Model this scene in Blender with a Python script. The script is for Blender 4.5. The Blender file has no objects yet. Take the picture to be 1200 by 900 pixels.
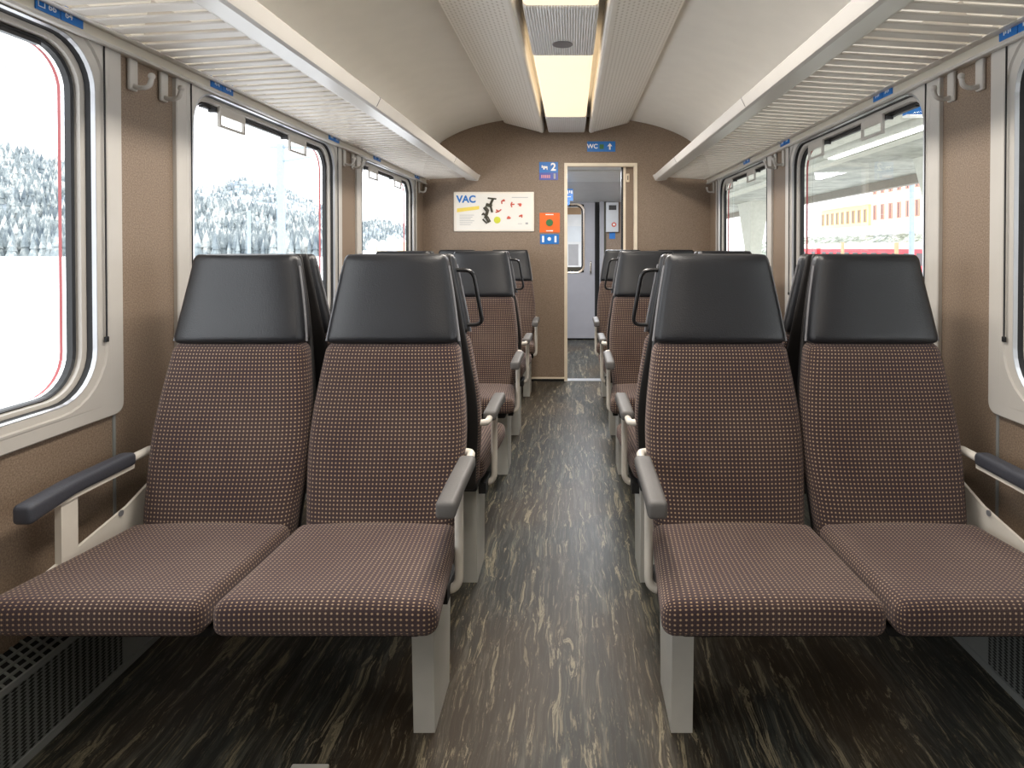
import bpy, bmesh, math, random
from mathutils import Vector, Matrix, noise
random.seed(7)
PI = math.pi
COL = bpy.context.scene.collection
def s2l(c):
    return tuple(((v/255)/12.92 if v/255 <= .04045 else ((v/255+.055)/1.055)**2.4) for v in c)
# ------------------------------------------------------------------ materials
def newmat(name):
    m = bpy.data.materials.new(name); m.use_nodes = True
    nt = m.node_tree; b = nt.nodes['Principled BSDF']
    return m, nt, b
def N(nt, t, **kw):
    n = nt.nodes.new(t)
    for k, v in kw.items():
        if k.startswith('i_'): n.inputs[k[2:].replace('_', ' ')].default_value = v
        else: setattr(n, k, v)
    return n
def plain(name, rgb, rough=.5, metal=0, var=.06, scale=8, bump=0, bscale=200, spec=.5, emit=None, estr=0):
    m, nt, b = newmat(name)
    tc = N(nt, 'ShaderNodeTexCoord'); n = N(nt, 'ShaderNodeTexNoise'); n.inputs['Scale'].default_value = scale; n.inputs['Detail'].default_value = 4
    nt.links.new(tc.outputs['Object'], n.inputs['Vector'])
    cr = N(nt, 'ShaderNodeValToRGB'); c = s2l(rgb)
    cr.color_ramp.elements[0].position = .3; cr.color_ramp.elements[1].position = .7
    cr.color_ramp.elements[0].color = (*[v*(1-var) for v in c], 1); cr.color_ramp.elements[1].color = (*[min(1, v*(1+var)) for v in c], 1)
    nt.links.new(n.outputs['Fac'], cr.inputs['Fac']); nt.links.new(cr.outputs['Color'], b.inputs['Base Color'])
    b.inputs['Roughness'].default_value = rough; b.inputs['Metallic'].default_value = metal; b.inputs['Specular IOR Level'].default_value = spec
    if bump:
        n2 = N(nt, 'ShaderNodeTexNoise'); n2.inputs['Scale'].default_value = bscale; nt.links.new(tc.outputs['Object'], n2.inputs['Vector'])
        bp = N(nt, 'ShaderNodeBump'); bp.inputs['Strength'].default_value = bump; bp.inputs['Distance'].default_value = .002
        nt.links.new(n2.outputs['Fac'], bp.inputs['Height']); nt.links.new(bp.outputs['Normal'], b.inputs['Normal'])
    if emit:
        b.inputs['Emission Color'].default_value = (*s2l(emit), 1); b.inputs['Emission Strength'].default_value = estr
    return m
def math_(nt, op, a, b=None, v=None):
    n = N(nt, 'ShaderNodeMath', operation=op)
    for i, x in enumerate((a, b)):
        if x is None: continue
        if isinstance(x, (int, float)): n.inputs[i].default_value = x
        else: nt.links.new(x, n.inputs[i])
    return n.outputs[0]
def cosdots(nt, U, V, p):
    u = math_(nt, 'COSINE', math_(nt, 'MULTIPLY', U, 2*PI/p)); v = math_(nt, 'COSINE', math_(nt, 'MULTIPLY', V, 2*PI/p))
    return math_(nt, 'ADD', u, v)
def ramp(nt, fac, stops):
    cr = N(nt, 'ShaderNodeValToRGB'); e = cr.color_ramp.elements
    while len(e) < len(stops): e.new(.5)
    for x, (p, c) in zip(e, stops): x.position = p; x.color = (*c, 1)
    nt.links.new(fac, cr.inputs['Fac']); return cr.outputs['Color']
def mixc(nt, fac, a, b):
    m = N(nt, 'ShaderNodeMix', data_type='RGBA')
    for i, x in ((0, fac), (6, a), (7, b)):
        if isinstance(x, (int, float)): m.inputs[i].default_value = x
        elif isinstance(x, tuple): m.inputs[i].default_value = (*x, 1)
        else: nt.links.new(x, m.inputs[i])
    return m.outputs[2]
def fabric():
    m, nt, b = newmat('dotted_fabric')
    uv = N(nt, 'ShaderNodeUVMap'); uv.uv_map = 'UVMap'; sp = N(nt, 'ShaderNodeSeparateXYZ'); nt.links.new(uv.outputs[0], sp.inputs[0])
    d = cosdots(nt, sp.outputs[0], sp.outputs[1], .0104)
    mr = N(nt, 'ShaderNodeMapRange'); mr.inputs[1].default_value = .85; mr.inputs[2].default_value = 1.75; nt.links.new(d, mr.inputs[0])
    # fine weave
    w = cosdots(nt, sp.outputs[0], sp.outputs[1], .0026)
    wr = N(nt, 'ShaderNodeMapRange'); wr.inputs[1].default_value = -2; wr.inputs[2].default_value = 2; wr.inputs[3].default_value = .65; wr.inputs[4].default_value = 1.3; nt.links.new(w, wr.inputs[0])
    n = N(nt, 'ShaderNodeTexNoise'); n.inputs['Scale'].default_value = 5; n.inputs['Detail'].default_value = 3
    tc = N(nt, 'ShaderNodeTexCoord'); nt.links.new(tc.outputs['Object'], n.inputs['Vector'])
    base = ramp(nt, n.outputs['Fac'], [(.35, s2l((58, 45, 48))), (.65, s2l((70, 56, 54)))])
    dots = ramp(nt, n.outputs['Fac'], [(.3, s2l((172, 144, 112))), (.7, s2l((186, 164, 140)))])
    basew = N(nt, 'ShaderNodeVectorMath', operation='SCALE'); nt.links.new(base, basew.inputs[0]); nt.links.new(wr.outputs[0], basew.inputs[3])
    c = mixc(nt, mr.outputs[0], basew.outputs[0], dots)
    nt.links.new(c, b.inputs['Base Color']); b.inputs['Roughness'].default_value = .9
    b.inputs['Sheen Weight'].default_value = .25; b.inputs['Sheen Roughness'].default_value = .5; b.inputs['Sheen Tint'].default_value = (.9, .75, .75, 1)
    b.inputs['Specular IOR Level'].default_value = .2
    bp = N(nt, 'ShaderNodeBump'); bp.inputs['Strength'].default_value = .35; bp.inputs['Distance'].default_value = .002; nt.links.new(w, bp.inputs['Height']); nt.links.new(bp.outputs['Normal'], b.inputs['Normal'])
    return m
def floor_mat():
    m, nt, b = newmat('marbled_linoleum')
    tc = N(nt, 'ShaderNodeTexCoord')
    # gentle warp, then stretch along the aisle
    wn = N(nt, 'ShaderNodeTexNoise'); wn.inputs['Scale'].default_value = 5; wn.inputs['Detail'].default_value = 2; nt.links.new(tc.outputs['Object'], wn.inputs['Vector'])
    va = N(nt, 'ShaderNodeVectorMath', operation='MULTIPLY_ADD'); nt.links.new(wn.outputs['Color'], va.inputs[0]); va.inputs[1].default_value = (.03, .25, 0); nt.links.new(tc.outputs['Object'], va.inputs[2])
    def st(sx, sy, sc, det=6, ro=.6, dist=0, off=0):
        mp = N(nt, 'ShaderNodeMapping'); mp.inputs['Scale'].default_value = (sx, sy, 1); mp.inputs['Location'].default_value = (off, off*.7, 0); nt.links.new(va.outputs[0], mp.inputs['Vector'])
        n = N(nt, 'ShaderNodeTexNoise'); n.inputs['Scale'].default_value = sc; n.inputs['Detail'].default_value = det; n.inputs['Roughness'].default_value = ro; n.inputs['Distortion'].default_value = dist
        nt.links.new(mp.outputs[0], n.inputs['Vector']); return n.outputs['Fac']
    n1 = st(1, .07, 34, 9, .75, .2); n2 = st(1, .11, 30, 9, .72, .9, 3.1); n3 = st(1, .09, 95, 7, .78, .6, 8.3); big = st(1, .5, 2.2, 3, .5, 0, 5.5); n4 = st(1, .06, 90, 4, .7, 0, 2.2)
    c0 = ramp(nt, n1, [(.36, s2l((24, 26, 25))), (.5, s2l((50, 52, 49))), (.64, s2l((90, 90, 82)))])
    c0 = mixc(nt, ramp(nt, n4, [(.48, (0, 0, 0)), (.56, (.8, .8, .8))]), c0, s2l((34, 33, 30)))
    br = ramp(nt, big, [(.46, (0, 0, 0)), (.62, (.5, .5, .5))])
    c1 = mixc(nt, br, c0, s2l((68, 53, 36)))
    st1 = ramp(nt, n2, [(.57, (0, 0, 0)), (.61, (.85, .85, .85)), (.64, (.3, .3, .3))])
    c2 = mixc(nt, st1, c1, s2l((150, 140, 116)))
    st2 = ramp(nt, n3, [(.55, (0, 0, 0)), (.63, (.75, .75, .75))])
    c3 = mixc(nt, st2, c2, s2l((128, 118, 96)))
    nt.links.new(c3, b.inputs['Base Color']); b.inputs['Roughness'].default_value = .42
    b.inputs['Specular IOR Level'].default_value = .28
    return m
def wallmat():
    m, nt, b = newmat('brown_speckled_laminate')
    tc = N(nt, 'ShaderNodeTexCoord')
    n = N(nt, 'ShaderNodeTexNoise'); n.inputs['Scale'].default_value = 230; n.inputs['Detail'].default_value = 3; nt.links.new(tc.outputs['Object'], n.inputs['Vector'])
    c = ramp(nt, n.outputs['Fac'], [(.34, s2l((118, 101, 84))), (.5, s2l((134, 116, 99))), (.66, s2l((150, 131, 114)))])
    nt.links.new(c, b.inputs['Base Color']); b.inputs['Roughness'].default_value = .55
    return m
def perfmat(name, col, hole, p, fu, fv, thr=1.0, rough=.5):
    m, nt, b = newmat(name); tc = N(nt, 'ShaderNodeTexCoord'); sp = N(nt, 'ShaderNodeSeparateXYZ'); nt.links.new(tc.outputs['Object'], sp.inputs[0])
    u = math_(nt, 'COSINE', math_(nt, 'MULTIPLY', sp.outputs[fu[0]], 2*PI/fu[1])); v = math_(nt, 'COSINE', math_(nt, 'MULTIPLY', sp.outputs[fv[0]], 2*PI/fv[1]))
    d = math_(nt, 'ADD', u, v); mr = N(nt, 'ShaderNodeMapRange'); mr.inputs[1].default_value = thr-.2; mr.inputs[2].default_value = thr+.2; nt.links.new(d, mr.inputs[0])
    nt.links.new(mixc(nt, mr.outputs[0], s2l(col), s2l(hole)), b.inputs['Base Color']); b.inputs['Roughness'].default_value = rough
    bp = N(nt, 'ShaderNodeBump'); bp.invert = True; bp.inputs['Strength'].default_value = .4; bp.inputs['Distance'].default_value = .003; nt.links.new(mr.outputs[0], bp.inputs['Height']); nt.links.new(bp.outputs['Normal'], b.inputs['Normal'])
    return m
def ribmat(name, col, p, axis=0):
    m, nt, b = newmat(name); tc = N(nt, 'ShaderNodeTexCoord'); sp = N(nt, 'ShaderNodeSeparateXYZ'); nt.links.new(tc.outputs['Object'], sp.inputs[0])
    u = math_(nt, 'COSINE', math_(nt, 'MULTIPLY', sp.outputs[axis], 2*PI/p))
    mr = N(nt, 'ShaderNodeMapRange'); mr.inputs[1].default_value = -1; mr.inputs[2].default_value = 1; nt.links.new(u, mr.inputs[0])
    c = s2l(col); nt.links.new(mixc(nt, mr.outputs[0], tuple(v*.82 for v in c), c), b.inputs['Base Color']); b.inputs['Roughness'].default_value = .4
    bp = N(nt, 'ShaderNodeBump'); bp.inputs['Strength'].default_value = .7; bp.inputs['Distance'].default_value = .004; nt.links.new(mr.outputs[0], bp.inputs['Height']); nt.links.new(bp.outputs['Normal'], b.inputs['Normal'])
    return m
def glassmat():
    m = bpy.data.materials.new('window_glass'); m.use_nodes = True; nt = m.node_tree; nt.nodes.clear()
    o = N(nt, 'ShaderNodeOutputMaterial'); mx = N(nt, 'ShaderNodeMixShader'); t = N(nt, 'ShaderNodeBsdfTransparent'); g = N(nt, 'ShaderNodeBsdfGlossy')
    t.inputs[0].default_value = (.96, .975, .97, 1); g.inputs['Roughness'].default_value = .02
    lw = N(nt, 'ShaderNodeLayerWeight'); lw.inputs[0].default_value = .12
    nt.links.new(math_(nt, 'MULTIPLY', lw.outputs['Fresnel'], .13), mx.inputs[0]); nt.links.new(t.outputs[0], mx.inputs[1]); nt.links.new(g.outputs[0], mx.inputs[2]); nt.links.new(mx.outputs[0], o.inputs[0])
    return m
def forestmat(name, a, b_, c_, scale):
    m, nt, b = newmat(name); tc = N(nt, 'ShaderNodeTexCoord'); n = N(nt, 'ShaderNodeTexNoise'); n.inputs['Scale'].default_value = scale; n.inputs['Detail'].default_value = 8; n.inputs['Roughness'].default_value = .7
    nt.links.new(tc.outputs['Object'], n.inputs['Vector'])
    nt.links.new(ramp(nt, n.outputs['Fac'], [(.36, s2l(a)), (.5, s2l(b_)), (.63, s2l(c_))]), b.inputs['Base Color']); b.inputs['Roughness'].default_value = .9; b.inputs['Specular IOR Level'].default_value = .1
    return m
M = {}
M['fabric'] = fabric(); M['floor'] = floor_mat(); M['wall'] = wallmat(); M['glass'] = glassmat()
M['leather'] = plain('black_leather', (29, 30, 34), .40, bump=.35, bscale=260, var=.12)
M['shell'] = plain('dark_shell', (40, 38, 38), .45)
M['trim_grey'] = plain('grey_piping', (120, 120, 124), .4)
M['pan'] = plain('black_seat_pan', (26, 26, 28), .6)
M['white_metal'] = plain('white_enamel', (214, 208, 198), .38)
M['ped'] = plain('pale_pedestal', (205, 204, 198), .5)
M['pad'] = plain('grey_arm_pad', (96, 94, 93), .55, bump=.2)
M['padd'] = plain('dark_arm_pad', (62, 64, 72), .5, bump=.2)
M['handle'] = plain('black_handle', (34, 34, 36), .3)
M['frame'] = plain('beige_window_frame', (196, 192, 186), .5, var=.03)
M['frame2'] = plain('beige_inner_frame', (182, 177, 170), .5, var=.03)
M['gasket'] = plain('black_gasket', (24, 24, 26), .5)
M['alu'] = plain('aluminium', (200, 202, 206), .3, metal=.7)
M['red'] = plain('red_paint', (150, 62, 64), .5)
M['ceil'] = plain('cream_ceiling', (238, 235, 228), .6, var=.02, bump=.15, bscale=120)
M['rack'] = plain('rack_cream', (216, 210, 202), .45, var=.02)
M['rail'] = plain('rack_rail', (206, 202, 196), .35, var=.02)
M['railw'] = plain('wall_rail_cream', (206, 199, 184), .45, var=.02)
M['duct'] = perfmat('perforated_duct', (246, 243, 237), (212, 207, 198), 0, (0, .022), (1, .034), 1.15)
M['ductp'] = plain('duct_smooth', (244, 241, 235), .45, var=.02)
M['rib'] = ribmat('ribbed_cover', (246, 247, 250), .012)
M['heat'] = perfmat('perforated_heater', (128, 132, 130), (16, 17, 18), 0, (1, .022), (2, .0085), .1)
M['heatp'] = plain('heater_plain', (140, 143, 142), .5)
M['hgrid'] = plain('heater_grid', (120, 124, 120), .5)
M['black'] = plain('black_void', (10, 10, 11), .8)
M['blue'] = plain('blue_sign', (22, 112, 192), .4, var=.02)
M['dblue'] = plain('violet_blue_sign', (70, 84, 170), .4, var=.02)
M['orange'] = plain('orange_sign', (236, 104, 28), .4, var=.03)
M['green'] = plain('green_mark', (50, 110, 60), .4)
M['white'] = plain('white_print', (244, 244, 242), .4, var=.01)
M['pink'] = plain('pink_print', (214, 150, 160), .5)
M['yellow'] = plain('yellow_print', (240, 214, 96), .5)
M['ygreen'] = plain('lime_print', (206, 208, 60), .5)
M['olive'] = plain('dark_olive_print', (60, 56, 40), .5)
M['redp'] = plain('salmon_print', (206, 92, 74), .5, var=.2, scale=60)
M['greyp'] = plain('grey_print', (170, 170, 172), .5)
M['poster'] = plain('poster_paper', (236, 232, 224), .45, var=.01)
M['posterf'] = plain('poster_frame', (240, 232, 220), .4, var=.01)
M['doorframe'] = plain('cream_door_frame', (232, 218, 196), .45)
M['vest'] = plain('blue_grey_panel', (206, 210, 214), .45, var=.03)
M['vestdoor'] = plain('lilac_grey_door', (150, 150, 156), .45, var=.03)
M['vestc'] = plain('pale_vestibule_ceiling', (222, 228, 232), .45, var=.03)
M['chrome'] = plain('chrome', (210, 205, 196), .2, metal=.9)
M['snow'] = forestmat('snow', (236, 238, 242), (246, 247, 249), (250, 250, 251), .05)
M['forest'] = forestmat('frosted_hazed_forest', (92, 102, 110), (132, 140, 142), (205, 207, 204), .12)  # pale greys: snow dusting with distance haze painted into the colour
M['hill'] = forestmat('hazed_wooded_slope', (118, 128, 138), (150, 158, 164), (232, 234, 236), .035)  # slope colours paled to paint in the haze of distance
M['rock'] = forestmat('snowy_rock', (150, 160, 172), (240, 242, 245), (252, 252, 252), .006)
M['pole'] = plain('pale_mast', (136, 150, 160), .5)
M['concrete'] = forestmat('canopy_concrete', (150, 152, 148), (172, 174, 168), (190, 190, 184), 1.6)
M['fascia'] = plain('canopy_fascia', (132, 126, 116), .7)
M['conc2'] = plain('pale_column', (190, 190, 180), .7)
M['facade'] = plain('yellow_render', (232, 214, 168), .8, var=.03)
M['facade2'] = plain('cream_render', (236, 224, 198), .8, var=.03)
M['shut'] = plain('pink_shutters', (206, 136, 118), .7)
M['shut2'] = plain('brown_shutters', (176, 146, 112), .7)
M['whouse'] = plain('white_house', (236, 238, 238), .8)
M['dwin'] = plain('dark_train_window', (70, 60, 62), .3)
M['troof'] = plain('train_roof', (222, 200, 186), .6)
M['tred'] = plain('train_red', (212, 50, 62), .5)
M['scrub'] = forestmat('snowy_scrub', (92, 98, 86), (140, 146, 134), (216, 218, 214), 1.3)
def emis(name, rgb, s):
    m = bpy.data.materials.new(name); m.use_nodes = True; nt = m.node_tree; b = nt.nodes['Principled BSDF']
    b.inputs['Base Color'].default_value = (*s2l(rgb), 1); b.inputs['Emission Color'].default_value = (*s2l(rgb), 1); b.inputs['Emission Strength'].default_value = s; return m
def lampmat():
    # frosted cover: even warm emission over the whole panel
    m, nt, b = newmat('lit_diffuser'); b.inputs['Base Color'].default_value = (.8, .76, .68, 1)
    b.inputs['Emission Color'].default_value = (*s2l((255, 228, 190)), 1); b.inputs['Emission Strength'].default_value = .54; b.inputs['Roughness'].default_value = .5
    return m
M['lamp'] = lampmat(); M['strip'] = emis('platform_tube', (250, 252, 255), 3.0)
# ------------------------------------------------------------------ mesh builder
class MB:
    def __init__(s): s.v = []; s.f = []; s.m = []; s.uv = []; s.mats = []; s.sm = []
    def _mi(s, mat):
        if mat not in s.mats: s.mats.append(mat)
        return s.mats.index(mat)
    def add(s, vs, fs, mat, uvs=None, smooth=False):
        o = len(s.v); s.v += [tuple(v) for v in vs]; k = s._mi(mat)
        for i, f in enumerate(fs):
            s.f.append([o+a for a in f]); s.m.append(k); s.uv.append(uvs[i] if uvs else None); s.sm.append(smooth)
        return s
    def box(s, x0, x1, y0, y1, z0, z1, mat):
        v = [(x, y, z) for z in (z0, z1) for y in (y0, y1) for x in (x0, x1)]
        return s.add(v, [(0, 2, 3, 1), (4, 5, 7, 6), (0, 1, 5, 4), (2, 6, 7, 3), (0, 4, 6, 2), (1, 3, 7, 5)], mat)
    def prism(s, poly, a0, a1, axis, mat, smooth=False):
        n = len(poly)
        def P(p, a):
            if axis == 'y': return (p[0], a, p[1])
            if axis == 'x': return (a, p[0], p[1])
            return (p[0], p[1], a)
        v = [P(p, a0) for p in poly]+[P(p, a1) for p in poly]
        f = [(i, (i+1) % n, n+(i+1) % n, n+i) for i in range(n)]
        s.add(v, f, mat, smooth=smooth); s.add(v, [list(range(n))[::-1], [n+i for i in range(n)]], mat); return s
    def tube(s, pts, r, mat, seg=10, caps=True):
        pts = [Vector(p) for p in pts]; T = []
        for i in range(len(pts)):
            a = pts[max(0, i-1)]; b = pts[min(len(pts)-1, i+1)]; T.append((b-a).normalized())
        up = Vector((0, 0, 1)) if abs(T[0].z) < .9 else Vector((1, 0, 0)); nrm = (up-T[0]*up.dot(T[0])).normalized(); v = []
        for p, t in zip(pts, T):
            nrm = (nrm-t*nrm.dot(t)).normalized(); bi = t.cross(nrm)
            for k in range(seg):
                a = 2*PI*k/seg; v.append(p+nrm*math.cos(a)*r+bi*math.sin(a)*r)
        f = []
        for i in range(len(pts)-1):
            for k in range(seg): f.append((i*seg+k, i*seg+(k+1) % seg, (i+1)*seg+(k+1) % seg, (i+1)*seg+k))
        s.add(v, f, mat, smooth=True)
        if caps: s.add([v[k] for k in range(seg)]+[v[len(v)-seg+k] for k in range(seg)], [list(range(seg))[::-1], [seg+k for k in range(seg)]], mat)
        return s
    def cyl(s, p0, p1, r, mat, seg=16): return s.tube([p0, p1], r, mat, seg)
    def soft(s, l, r, mids, mat, deform=None, center=(0, 0, 0), es=3):
        """box with rounded edges, uv in metres, then an optional deform"""
        h = [x/2 for x in l]
        def samples(a):
            hh = h[a]; e = [math.sin(k/es*PI/2) for k in range(es)]
            left = [-hh+r*(1-math.cos(k/es*PI/2)) for k in range(es)]
            left = [-hh+r*(k/es)**1.3 for k in range(es)]
            mid = [-(hh-r)+(2*(hh-r))*k/mids[a] for k in range(mids[a]+1)]
            return left+mid+[-x for x in left[::-1]]
        S = [samples(a) for a in range(3)]; key = {}; V = []
        def vid(p):
            k = tuple(round(c, 6) for c in p)
            if k in key: return key[k]
            inn = [max(-(h[a]-r), min(h[a]-r, p[a])) for a in range(3)]
            d = Vector([p[a]-inn[a] for a in range(3)])
            q = Vector(inn)+(d.normalized()*r if d.length > 1e-9 else Vector((0, 0, 0)))
            q = q+Vector(center)
            if deform: q = Vector(deform(q.x, q.y, q.z))
            key[k] = len(V); V.append(tuple(q)); return key[k]
        F = []; U = []
        for a in range(3):
            b, c = (a+1) % 3, (a+2) % 3
            for sg in (-1, 1):
                for i in range(len(S[b])-1):
                    for j in range(len(S[c])-1):
                        q = []
                        uvs = []
                        for (ii, jj) in ((i, j), (i+1, j), (i+1, j+1), (i, j+1)):
                            p = [0, 0, 0]; p[a] = sg*h[a]; p[b] = S[b][ii]; p[c] = S[c][jj]; q.append(vid(p))
                            P = [p[k]+center[k] for k in range(3)]
                            if a == 0: uvs.append((P[1], P[2]))
                            elif a == 1: uvs.append((P[0], P[2]))
                            else: uvs.append((P[0], P[1]))
                        if sg < 0: q = q[::-1]; uvs = uvs[::-1]
                        F.append(q); U.append(uvs)
        s.add(V, F, mat, U, smooth=True); return s
    def build(s, name, parent=None, **props):
        me = bpy.data.meshes.new(name); me.from_pydata(s.v, [], s.f); me.update()
        for m in s.mats: me.materials.append(M[m])
        if any(u for u in s.uv):
            ul = me.uv_layers.new(name='UVMap')
            for p, u in zip(me.polygons, s.uv):
                if u:
                    for li, c in zip(p.loop_indices, u): ul.data[li].uv = c
        for p, k, sm in zip(me.polygons, s.m, s.sm): p.material_index = k; p.use_smooth = sm
        o = bpy.data.objects.new(name, me); COL.objects.link(o)
        if parent: o.parent = parent
        for k, v in props.items(): o[k] = v
        return o
def tag(o, label, cat, group=None, kind=None):
    o['label'] = label; o['category'] = cat
    if group: o['group'] = group
    if kind: o['kind'] = kind
    return o
def struct(o): o['kind'] = 'structure'; return o
def thing(name, label, cat, loc=(0, 0, 0), rz=0, group=None):
    o = bpy.data.objects.new(name, None); COL.objects.link(o); o.location = loc; o.rotation_euler = (0, 0, rz); o.empty_display_size = .1
    return tag(o, label, cat, group)
def dup(o, parent=None):
    c = o.copy(); COL.objects.link(c); c.parent = parent
    for ch in list(o.children): dup(ch, c)
    return c
def fillet(pts, r, n=5):
    pts = [Vector(p) for p in pts]; out = [pts[0]]
    for i in range(1, len(pts)-1):
        a, b, c = pts[i-1], pts[i], pts[i+1]; u = (a-b).normalized(); w = (c-b).normalized(); rr = min(r, (a-b).length*.49, (c-b).length*.49)
        p, q = b+u*rr, b+w*rr
        for k in range(n+1):
            t = k/n; out.append(p*(1-t)**2+b*2*t*(1-t)+q*t*t)
    out.append(pts[-1]); return out
def interp(tab, x):
    if x <= tab[0][0]: return tab[0][1]
    for (a, b), (c, d) in zip(tab, tab[1:]):
        if x <= c:
            t = (x-a)/(c-a); return b+(d-b)*t
    return tab[-1][1]
def smooth_tab(tab, n=40):
    xs = [tab[0][0]+(tab[-1][0]-tab[0][0])*k/n for k in range(n+1)]; w = (tab[-1][0]-tab[0][0])*.05
    return [(x, (interp(tab, x-w)+interp(tab, x)+interp(tab, x+w))/3) for x in xs]
def text_mesh(txt, size, mat, name, parent, mtx, depth=.0008, bold=0):
    cu = bpy.data.curves.new('lettering', 'FONT'); cu.body = txt; cu.size = size; cu.align_x = 'CENTER'; cu.align_y = 'CENTER'; cu.extrude = depth; cu.offset = bold
    t = bpy.data.objects.new('lettering', cu); COL.objects.link(t); bpy.context.view_layer.update()
    dg = bpy.context.evaluated_depsgraph_get(); me = bpy.data.meshes.new_from_object(t.evaluated_get(dg)); bpy.data.objects.remove(t)
    me.materials.clear(); me.materials.append(M[mat]); me.transform(mtx); me.name = name
    o = bpy.data.objects.new(name, me); COL.objects.link(o); o.parent = parent; return o
# ------------------------------------------------------------------ dimensions
CX = .0455          # camera is a little right of the carriage centre line
EYE = 1.18
WX = 1.265         # inner wall
Y0, Y1 = -2.6, 5.49
WIN = [(-1.39, .08), (.33, 1.80), (2.05, 3.52), (3.77, 5.22)]
WZ0, WZ1 = .705, 1.83
# ------------------------------------------------------------------ shell
struct(MB().box(-WX-.14, WX+.14, Y0-.1, Y1+.06, -.08, 0, 'floor').build('floor'))
for sx, nm in ((-1, 'wall_left'), (1, 'wall_right')):
    b = MB()
    def wb(y0, y1, z0, z1, x0=WX, x1=WX+.074):
        b.box(*(sorted((sx*x0, sx*x1))), y0, y1, z0, z1, 'wall')
    wb(Y0, Y1, 0, WZ0+.03); wb(Y0, Y1, WZ1-.04, 2.1)
    ys = [Y0]+[v for w in WIN for v in (w[0]+.02, w[1]-.02)]+[Y1]
    for i in range(0, len(ys), 2): wb(ys[i], ys[i+1]+0, WZ0+.03, WZ1-.04)
    struct(b.build(nm))
    # grey seam strip below each pillar panel
    b = MB()
    for c in (.205, 1.775, 3.545):
        b.box(*(sorted((sx*WX, sx*(WX-.003)))), c-.005, c+.005, .25, WZ0, 'heatp')
    struct(b.build('trim_%d' % (1 if sx < 0 else 2)))
# exterior red skin strips are seen only through the panes as reveals (part of each window)
def rr(y0, y1, z0, z1, r, n=8):
    r = min(r, (y1-y0)/2-.001, (z1-z0)/2-.001); P = []
    for cy, cz, a0 in ((y1-r, z1-r, 0), (y0+r, z1-r, 90), (y0+r, z0+r, 180), (y1-r, z0+r, 270)):
        for k in range(n+1):
            a = math.radians(a0+90*k/n); P.append((cy+r*math.cos(a), cz+r*math.sin(a)))
    return P
def ring(mb, loops, w, sx, mat):
    """loops: (inset, height into the room, corner radius)"""
    V = []; n = None
    for d, h, r in loops:
        P = rr(w[0]+d, w[1]-d, WZ0+.7*d, WZ1-d, r); n = len(P)
        V += [(sx*(WX-h), p[0], p[1]) for p in P]
    F = []
    for i in range(len(loops)-1):
        for k in range(n):
            q = (i*n+k, i*n+(k+1) % n, (i+1)*n+(k+1) % n, (i+1)*n+k); F.append(q if sx > 0 else q[::-1])
    mb.add(V, F, mat)
    return V[-n:]
wn = 0
for w in WIN:
    for sx in (-1, 1):
        wn += 1
        root = bpy.data.objects.new('window_%d' % wn, None); COL.objects.link(root); struct(root)
        b = MB(); ring(b, [(0, -.002, .03), (0, .012, .03), (.004, .015, .03), (.05, .015, .03), (.054, .0165, .17), (.062, .017, .165), (.066, .011, .16), (.092, .009, .135)], w, sx, 'frame'); b.build('window_frame', root)
        b = MB(); ring(b, [(.092, .009, .135), (.097, .011, .13), (.100, .001, .127)], w, sx, 'alu'); b.build('metal_bead', root)
        b = MB(); ring(b, [(.100, .001, .127), (.104, -.012, .124)], w, sx, 'gasket')
        b.build('gasket', root)
        b = MB(); ring(b, [(.104, -.012, .124), (.110, -.012, .12), (.118, -.014, .115), (.121, -.028, .112)], w, sx, 'frame2'); b.build('inner_frame', root)
        b = MB(); ring(b, [(.121, -.028, .112), (.126, -.024, .108), (.130, -.03, .104), (.132, -.045, .102)], w, sx, 'gasket'); b.build('inner_gasket', root)
        b = MB(); P = rr(w[0]+.131, w[1]-.131, WZ0+.7*.131, WZ1-.131, .103)
        V = [(sx*(WX+.052), p[0], p[1]) for p in P]; n = len(V); b.add(V, [list(range(n))], 'glass'); b.build('window_pane', root)
        b = MB(); ring(b, [(.1305, -.0555, .103), (.1300, -.065, .1035)], w, sx, 'red'); b.build('outer_reveal', root)
        # blind guide cords with a knob at each end
        for ya in (w[0]+.072, w[1]-.072):
            b = MB(); x = sx*(WX-.0185)
            b.cyl((x, ya, .93), (x, ya, 1.74), .0025, 'gasket', 6); b.soft((.008, .012, .016), .003, (1, 1, 1), 'gasket', center=(x, ya, .925), es=2)
            b.build('blind_cord', root)
        # upper hopper bar and pull latches
        b = MB(); b.box(*sorted((sx*(WX+.03), sx*(WX+.045))), w[0]+.22, w[1]-.22, 1.691, 1.70, 'gasket'); b.build('hopper_bar', root)
        c = (w[0]+w[1])/2
        for yo in ((-.375, .2) if sx < 0 else (-.25, .335)):
            b = MB(); x0 = WX-.004; X = lambda a, bb: sorted((sx*a, sx*bb))
            y0, y1, zt, zb = c+yo-.09, c+yo+.09, 1.705, 1.628
            b.box(*X(x0, x0+.01), y0, y1, zt-.032, zt, 'frame2'); b.box(*X(x0, x0+.01), y0, y0+.011, zb, zt-.032, 'frame2'); b.box(*X(x0, x0+.01), y1-.011, y1, zb, zt-.032, 'frame2')
            b.box(*X(x0, x0+.01), y0+.011, y1-.011, zb, zb+.009, 'frame2'); b.box(*X(x0+.01, x0+.04), y0-.008, y0+.004, zt-.024, zt-.008, 'shell')
            b.build('pull_latch', root)
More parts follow.
